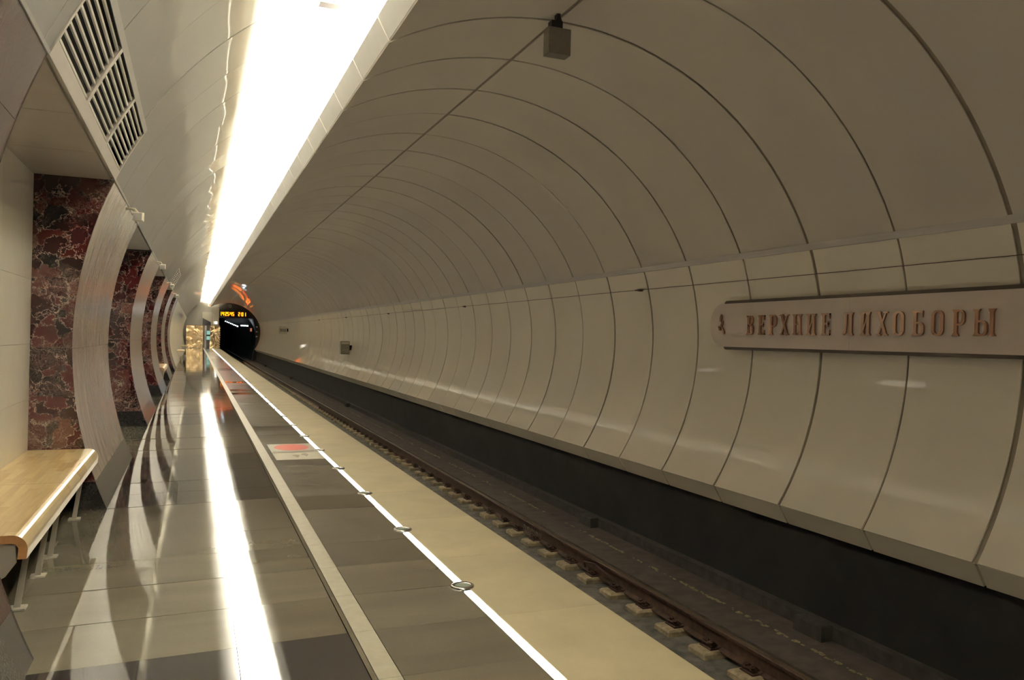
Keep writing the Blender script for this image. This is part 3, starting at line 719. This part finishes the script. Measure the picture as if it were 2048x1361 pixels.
# ------------------------------------------------------------------ station name sign
XS = 5.945
sg = empty('station_sign', (XS, 6.0, -0.03), 'long grey rounded station sign with bronze Cyrillic letters', 'sign')
Ya, Yb, Za, Zb, rr = 3.72, 8.215, -0.032, 0.487, 0.24
def rrect(y0, y1, z0, z1, r, n=9, left=True, right=True):
    pts = []
    for cy, cz, a in ((y1 - r, z1 - r, 0), (y0 + r, z1 - r, 90), (y0 + r, z0 + r, 180), (y1 - r, z0 + r, 270)):
        rd = (right if a in (90, 180) else left)
        if rd:
            for k in range(n + 1):
                t = math.radians(a + 90 * k / n); pts.append((cy + r * math.cos(t), cz + r * math.sin(t)))
        else: pts.append((cy + (r if a in (0, 270) else -r), cz + (r if a in (0, 90) else -r)))
    return pts
MB().prism_x(rrect(5.973, Yb, Za, Zb, rr, right=False), XS, XS + 0.012).build('board', 'sign_board', sg)
MB().prism_x(rrect(Ya, 5.970, Za, Zb, rr, left=False), XS, XS + 0.012).build('board', 'sign_board', sg)
MB().prism_x(rrect(Ya + .22, Yb - .25, Za - .032, Zb + .034, 0.05), XS + 0.0125, XS + 0.075).build('backing_box', 'sign_edge', sg)
for yy in (4.4, 5.6, 6.7, 7.8): MB().box(XS + 0.07, CR[0] + CR[2] + 0.02, yy - .02, yy + .02, 0.10, 0.34).build('standoff', 'sign_edge', sg)

# letters: unit box, u to the right 0..1, v up 0..1, as strokes; reading direction is -Y
def stroke(mb, pts, wd, closed=False):
    n = len(pts)
    L, R = [], []
    for i in range(n):
        if closed: a, c = pts[i - 1], pts[(i + 1) % n]
        else: a, c = pts[max(i - 1, 0)], pts[min(i + 1, n - 1)]
        dx, dy = c[0] - a[0], c[1] - a[1]; l = math.hypot(dx, dy) or 1
        ww = wd[i] if isinstance(wd, (list, tuple)) else wd
        L.append((pts[i][0] - dy / l * ww / 2, pts[i][1] + dx / l * ww / 2)); R.append((pts[i][0] + dy / l * ww / 2, pts[i][1] - dx / l * ww / 2))
    rng = range(n if closed else n - 1)
    for i in rng:
        j = (i + 1) % n
        mb.append([L[i], L[j], R[j], R[i]])
def ell(cx, cy, rx, ry, a0, a1, n=14):
    return [(cx + rx * math.cos(math.radians(a0 + (a1 - a0) * k / n)), cy + ry * math.sin(math.radians(a0 + (a1 - a0) * k / n))) for k in range(n + 1)]
S, T = 0.032, 0.017                            # thick and thin strokes in metres
def glyph(ch, W, Hh):
    q = []
    def vert(x, ser=True, w=S):
        stroke(q, [(x, 0), (x, Hh)], w)
        if ser:
            for z in (0.008, Hh - 0.008):
                sg_ = 1 if z < 0.1 else -1
                q.append([(x - w * 1.05, z - 0.008 * sg_), (x + w * 1.05, z - 0.008 * sg_), (x + w * 0.5, z + 0.02 * sg_), (x - w * 0.5, z + 0.02 * sg_)])
    def bowl(x0, x1, z0, z1):
        r = min((z1 - z0) / 2, (x1 - x0) * 0.9); m_ = x1 - S * 0.45
        stroke(q, [(x0, z1 - T / 2)] + [(m_ - r * 0.55 + r * 0.55 * math.sin(t), z1 - T / 2 - r * 0.55 + r * 0.55 * math.cos(t)) for t in [k * math.pi / 12 for k in range(7)]]
               + [(m_ - r * 0.55 + r * 0.55 * math.cos(t), z0 + T / 2 + r * 0.55 - r * 0.55 * math.sin(t)) for t in [k * math.pi / 12 for k in range(7)]] + [(x0, z0 + T / 2)],
               [T] + [T + (S * 0.9 - T) * k / 6 for k in range(7)] + [S * 0.9 + (T - S * 0.9) * k / 6 for k in range(7)] + [T])
    xl = S * 1.05
    if ch == 'В': vert(xl); bowl(xl, W * 0.93, Hh * 0.50, Hh); bowl(xl, W, 0, Hh * 0.53)
    elif ch == 'Е':
        vert(xl); stroke(q, [(xl, Hh - T / 2), (W, Hh - T / 2)], T); stroke(q, [(xl, T / 2), (W, T / 2)], T); stroke(q, [(xl, Hh * 0.52), (W * 0.8, Hh * 0.52)], T)
        for z, d in ((Hh, -1), (0, 1)): q.append([(W, z), (W, z + d * 0.055), (W - 0.012, z + d * 0.05), (W - 0.022, z)])
        q.append([(W * 0.8, Hh * 0.52 - 0.028), (W * 0.8, Hh * 0.52 + 0.028), (W * 0.8 - 0.012, Hh * 0.52 + 0.01), (W * 0.8 - 0.012, Hh * 0.52 - 0.01)])
    elif ch == 'Р': vert(xl); bowl(xl, W, Hh * 0.40, Hh)
    elif ch == 'Х':
        stroke(q, [(0.022, Hh), (W - 0.022, 0)], S); stroke(q, [(W - 0.018, Hh), (0.018, 0)], T)
        for x, z in ((0.022, 0.007), (W - 0.022, 0.007), (0.022, Hh - 0.007), (W - 0.022, Hh - 0.007)): stroke(q, [(x - 0.026, z), (x + 0.026, z)], 0.014)
    elif ch == 'Н': vert(xl); vert(W - xl); stroke(q, [(xl, Hh * 0.52), (W - xl, Hh * 0.52)], T)
    elif ch == 'И': vert(xl); vert(W - xl); stroke(q, [(xl, 0.03), (W - xl, Hh - 0.03)], T)
    elif ch == 'Л':
        vert(W - xl); stroke(q, [(W - xl, Hh - T / 2), (W * 0.3, Hh - T / 2)], T)
        stroke(q, [(W * 0.36, Hh), (W * 0.33, Hh * 0.5), (W * 0.25, Hh * 0.12), (0.012, 0.010)], [S * 0.7, S * 0.7, S * 0.75, T]); stroke(q, [(W * 0.22, Hh - .008), (W * 0.5, Hh - .008)], 0.016)
    elif ch == 'О': 
        r = W / 2 - S * 0.45
        stroke(q, [(W / 2 + r * math.cos(t), (Hh - r - T / 2 + r * math.sin(t)) if math.sin(t) >= 0 else (r + T / 2 + r * math.sin(t))) for t in [2 * math.pi * (k + 0.5) / 28 for k in range(28)]], [T + (S - T) * abs(math.cos(2 * math.pi * (k + .5) / 28)) for k in range(28)], True)
    elif ch == 'Б':
        vert(xl); bowl(xl, W, 0, Hh * 0.55); stroke(q, [(xl, Hh - T / 2), (W * 0.9, Hh - T / 2)], T); q.append([(W * 0.93, Hh), (W * 0.9, Hh - 0.06), (W * 0.9 - 0.01, Hh - 0.05), (W * 0.9 - 0.02, Hh)])
    elif ch == 'Ы': vert(xl); bowl(xl, W * 0.64, 0, Hh * 0.58); vert(W - xl)
    return q
LET = [('В', 7.504, 7.382), ('Е', 7.304, 7.194), ('Р', 7.119, 6.997), ('Х', 6.941, 6.807), ('Н', 6.746, 6.603), ('И', 6.537, 6.401), ('Е', 6.327, 6.212), ('Л', 6.042, 5.901), ('И', 5.821, 5.69), ('Х', 5.619, 5.495), ('О', 5.43, 5.312), ('Б', 5.227, 5.103), ('О', 5.025, 4.907), ('Р', 4.825, 4.704), ('Ы', 4.631, 4.43)]
Z_L0, H_L = 0.114, 0.222
for ch, ya, yb2 in LET:
    mb = MB(); kk = 0
    for poly in glyph(ch, ya - yb2, H_L):
        kk += 1; xa, xb = XS - 0.020 - 0.0003 * (kk % 9), XS - 0.001
        mb.prism_x([(ya - u, Z_L0 + v_) for u, v_ in poly], xa, xb)
    mb.build('letter', 'bronze_letter', sg)
# small leaf sprig before the name
lf = MB()
for (cy, cz, a, l, wd) in ((7.99, 0.315, 80, 0.045, 0.016), (7.965, 0.245, 60, 0.04, 0.016), (8.015, 0.19, 130, 0.035, 0.015), (7.945, 0.165, 120, 0.05, 0.018)):
    ca, sa = math.cos(math.radians(a)), math.sin(math.radians(a)); pts = []
    for k in range(12):
        t = 2 * math.pi * k / 12; u, v_ = l * math.cos(t), wd * math.sin(t) * (1 - 0.3 * math.cos(t)); pts.append((cy - (u * ca - v_ * sa), cz + u * sa + v_ * ca))
    lf.prism_x(pts, XS - 0.020, XS - 0.001)
lf.tube([(XS - 0.008, 7.99, 0.30), (XS - 0.008, 7.985, 0.24), (XS - 0.008, 8.0, 0.20), (XS - 0.008, 7.96, 0.15)], 0.004, 5)
lf.build('leaf_emblem', 'bronze_letter', sg)

# ------------------------------------------------------------------ wall wire, wall boxes, hanging boxes
wr = empty('wall_wire', (5.98, 4.0, 0.755), 'thin brown wire on hooks along the upper wall panels', 'wire')
MB().tube([(5.975, yy, 0.755 - 0.004 * math.sin((yy - 9.97) / 8 * math.pi) ** 2) for yy in [2.0 + 1.0 * k for k in range(60)]], 0.0035, 5).build('strand', 'wire', wr)
for yy in (9.97, 18.0, 26.0, 33.9, 41.8):
    mb = MB(); mb.box(5.955, 6.02, yy - 0.03, yy + 0.03, 0.735, 0.765); mb.tube([(5.965, yy - 0.11, 0.752), (5.965, yy + 0.11, 0.752)], 0.010, 6); mb.build('hook', 'wire', wr)
wb = empty('wall_box', (5.78, 33.0, -0.79), 'nearer grey louvred box fixed to the curved wall', 'box', 'boxes on the right wall')
bev_block(5.60, 5.95, 32.75, 33.1, -0.79, -0.255, 0.02).build('housing', 'box_grey', wb)
for k in range(7): MB().box(5.625, 5.925, 32.735, 32.75, -0.74 + k * 0.05, -0.715 + k * 0.05).build('louvre', 'steel', wb)
MB().box(5.615, 5.935, 32.738, 32.75, -0.375, -0.275).build('label_plate', 'white_plastic', wb)
MB().box(5.95, 6.06, 32.85, 33.0, -0.62, -0.42).build('bracket', 'black_metal', wb)
wb = empty('wall_box', (5.75, 57.2, -0.0), 'farther pale display box fixed to the curved wall', 'box', 'boxes on the right wall')
bev_block(5.44, 5.98, 57.0, 57.4, -0.01, 0.50, 0.02).build('housing', 'white_plastic', wb)
MB().box(5.52, 5.72, 56.985, 57.0, 0.12, 0.34).build('display', 'grey_frame', wb); MB().box(5.74, 5.92, 56.985, 57.0, 0.12, 0.34).build('display', 'grey_frame', wb)
MB().box(5.98, 6.09, 57.1, 57.3, 0.14, 0.36).build('bracket', 'black_metal', wb)
hb = empty('hanging_box', (2.91, 6.36, 2.5), 'grey square box hung on a black clamp from the vault seam', 'box')
mb = MB(); mb.v = []; mb.box(2.808, 3.017, 6.30, 6.42, 2.503, 2.732); mb.build('case', 'box_grey', hb)
MB().box(2.84, 2.945, 6.32, 6.40, 2.732, 2.80).build('clamp', 'black_metal', hb)
MB().prism_y([(2.875, 2.80), (2.945, 2.80), (2.925, 2.845), (2.925, 2.90), (2.895, 2.90), (2.895, 2.83)], 6.33, 6.39).build('hook', 'black_metal', hb)
hb = empty('hanging_box', (1.07, 7.05, 2.873), 'white box hung in the bright light at the top picture edge', 'box')
for xa, xb in ((0.962, 1.066), (1.070, 1.174)): MB().box(xa, xb, 7.0, 7.1, 2.885, 3.06).build('case', 'box_light', hb)
MB().box(0.95, 1.186, 6.99, 7.11, 2.873, 2.885).build('lower_edge', 'bench_dark', hb)
MB().box(1.04, 1.10, 7.03, 7.07, 3.06, 3.24).build('hanger', 'white_plastic', hb)

# ------------------------------------------------------------------ far end of the station
YF = 83.6
mb = MB()
prof_left = arc(CL[0], CL[1], CL[2] + 0.03, math.acos((2.24 - CL[0]) / CL[2]), math.pi + 0.4, 24) + [(2.24, -1.6)]
mb.prism_y(prof_left, YF, YF + 0.2, 0)
mb.prism_y([(2.24, 1.43), (2.24, 3.5), (6.2, 3.2), (6.4, 1.43)], YF, YF + 0.2, 1)
mb.prism_y([(5.45, 1.43), (6.6, 1.43), (6.6, -3.1), (5.35, -3.1), (5.72, -1.2), (5.76, 0.2)], YF, YF + 0.2, 1)
ew = struct(mb.build('wall_end', ['end_wall', 'end_wall_dark']), 'dark end wall around the tunnel mouth', 'wall')
MB().box(0.72, 1.62, YF - 0.12, YF, 0.62, 1.95).build('wall_panel', 'end_panel', ew)
MB().prism_y([(0.74, 0.625), (0.74, 1.36), (1.50, 0.95), (1.50, 0.625)], YF - 0.14, YF - 0.12).build('dark_opening', 'dark_void', ew)
MB().box(1.65, 2.24, YF - 0.35, YF, 0.62, 2.35).build('corner_post', 'end_panel', ew)
dr = empty('bronze_doors', (1.05, 83.1, -1.6), 'wavy polished bronze door wall at the platform end', 'door')
MB().box(-0.72, 0.80, 83.05, 83.12, -1.6, 0.60).build('door_leaf', 'bronze_door', dr)
MB().box(1.42, 2.335, 83.05, 83.12, -1.6, 0.60).build('door_leaf', 'bronze_door', dr)
MB().box(0.80, 0.95, 83.02, 83.12, -1.6, 0.60).build('door_post', 'bench_dark', dr)
MB().box(0.95, 1.12, 83.0, 83.12, -1.6, 0.60).build('door_post', 'steel', dr)
MB().box(1.12, 1.42, 83.05, 83.12, -1.6, 0.60).build('door_post', 'bench_dark', dr)
MB().box(-0.72, 2.335, 83.0, 83.14, 0.60, 0.64).build('top_rail', 'bench_dark', dr)
for k in range(9): MB().box(2.335, 2.40, 83.03, 83.10, -1.5 + k * 0.23, -1.42 + k * 0.23).build('hinge', 'sticker_white', dr)
for n, (z0, z1) in enumerate(((-0.28, 0.11), (-0.79, -0.42))):
    t = empty('monitor', (1.28, 82.95, z0), ('upper' if n == 0 else 'lower') + ' small teal monitor screen by the bronze doors', 'monitor', 'monitors at the platform end')
    MB().box(1.08, 1.49, 82.90, 83.0, z0 - 0.03, z1 + 0.03).build('case', 'screen_body', t); MB().box(1.13, 1.45, 82.89, 82.90, z0 + .01, z1 - .01).build('screen', 'screen_on', t)
ck = empty('station_clock', (3.55, 83.4, 1.5), 'black clock board with glowing orange digits above the tunnel', 'clock')
MB().box(2.24, 5.05, 83.30, 83.6, 1.50, 2.15).build('case', 'black_metal', ck)
SEGS = {'0': 'abcdef', '1': 'bc', '2': 'abged', '3': 'abgcd', '4': 'fgbc', '5': 'afgcd', '6': 'afgedc', '7': 'abc', '8': 'abcdefg', '9': 'abcdfg'}
def digit(x, ch, w_=0.155, h_=0.36, z0=1.64, t=0.042):
    mb = MB(); y0, y1 = 83.285, 83.30
    if ch == ':':
        for z in (z0 + 0.10, z0 + 0.26): mb.box(x + .01, x + .05, y0, y1, z, z + 0.055)
    else:
        R = {'a': (x, x + w_, z0 + h_ - t, z0 + h_), 'd': (x, x + w_, z0, z0 + t), 'g': (x, x + w_, z0 + h_ / 2 - t / 2, z0 + h_ / 2 + t / 2), 'f': (x, x + t, z0 + h_ / 2, z0 + h_), 'e': (x, x + t, z0, z0 + h_ / 2), 'b': (x + w_ - t, x + w_, z0 + h_ / 2, z0 + h_), 'c': (x + w_ - t, x + w_, z0, z0 + h_ / 2)}
        for s in SEGS[ch]: a, b2, c2, d2 = R[s]; mb.box(a, b2, y0, y1, c2, d2)
    mb.build('digit', 'digit', ck)
x = 2.33
for ch in '14:25:45': digit(x - (0.03 if ch == '1' else 0), ch); x += 0.075 if ch == ':' else 0.20
x = 4.03
for ch in '2:01': digit(x, ch); x += 0.075 if ch == ':' else 0.24
for n, (x, z) in enumerate(((1.33, 2.62), (3.23, 2.58))):
    o = empty('small_sign', (x, 82.9, z - 0.13), ('small white square sign under the end of the light cove' if n == 0 else 'small square sign at the crown above the clock'), 'sign')
    MB().box(x - 0.13, x + 0.13, 82.88, 82.92, z - 0.14, z + 0.16).build('plate', 'white_plastic' if n == 0 else 'end_panel', o)
    MB().box(x - 0.05, x + 0.05, 82.87, 82.88, z - 0.06, z + 0.08).build('symbol', 'sticker_red' if n == 0 else 'screen_body', o)
    MB().box(x - 0.01, x + 0.01, 82.9, 83.65, z + 0.12, z + 0.14).build('arm', 'black_metal', o)
pl = empty('portal_lamp', (1.97, 83.1, 0.8), 'bright white lamp on the post above the bronze doors', 'lamp')
MB().prism_y([(1.97 + 0.11 * math.cos(2 * math.pi * k / 16), 0.91 + 0.11 * math.sin(2 * math.pi * k / 16)) for k in range(16)], 83.10, 83.16).build('lens', 'portal_lamp', pl)
MB().box(1.70, 2.12, 83.16, 83.25, 0.76, 1.06).build('housing', 'white_plastic', pl)
mb = MB()
for k in range(5): mb.box(5.74, 5.90, 83.3, 83.4, -0.42 + k * 0.24, -0.30 + k * 0.24, k % 2)
o = mb.build('distance_marker', ['white_plastic', 'screen_body'], None, (5.8, 83.35, -0.42)); tag(o, 'small striped marker on the wall beside the tunnel mouth', 'marker')
# running tunnel beyond
tun = struct(MB().sheet(arc(3.5, -0.5, 3.05, -0.9, math.pi + 0.9, 28), YF + 0.2, 175).build('wall_tunnel', 'tunnel_dark'), 'dark running tunnel beyond the platform end', 'wall')
MB().box(0.5, 7, 175, 175.1, -3.5, 3).build('tunnel_end', 'tunnel_dark', tun)
for n in range(8):
    t = n / 7; px_, pz_ = 0.04782 - 0.0136 * t, 0.00749 + 0.00556 * t          # slopes seen from the platform
    yy = 108 + 40 * t; o = empty('tunnel_lamp', (px_ * yy, yy, pz_ * yy), 'tiny white tunnel lamp, %s of the row from the right' % ORD[n], 'lamp', 'lamps in the running tunnel')
    MB().box(px_ * yy - .06, px_ * yy + .06, yy, yy + 0.1, pz_ * yy - .05, pz_ * yy + .05).build('lens', 'tunnel_lamp', o)
    MB().box(px_ * yy - .14, px_ * yy + .14, yy + 0.1, yy + 0.18, pz_ * yy - .1, pz_ * yy + .1).build('housing', 'black_metal', o)
o = empty('tunnel_light_tube', (5.15, 96, 0.8), 'long white tube light inside the tunnel mouth', 'lamp')
MB().box(4.95, 5.50, 96, 96.1, 0.76, 0.86).build('tube', 'tunnel_lamp', o); MB().box(5.58, 5.75, 96, 96.1, 0.74, 0.84).build('tube', 'tunnel_lamp', o); MB().box(4.9, 5.8, 96.1, 96.2, 0.70, 0.92).build('housing', 'black_metal', o)
o = empty('tunnel_signal', (5.62, 90, 0.0), 'dull orange signal plate on the tunnel wall', 'signal')
MB().box(5.60, 5.78, 89.9, 90, 0.15, 0.50).build('plate', 'red_lamp', o); MB().box(5.56, 5.82, 90, 90.1, 0.08, 0.56).build('case', 'black_metal', o)
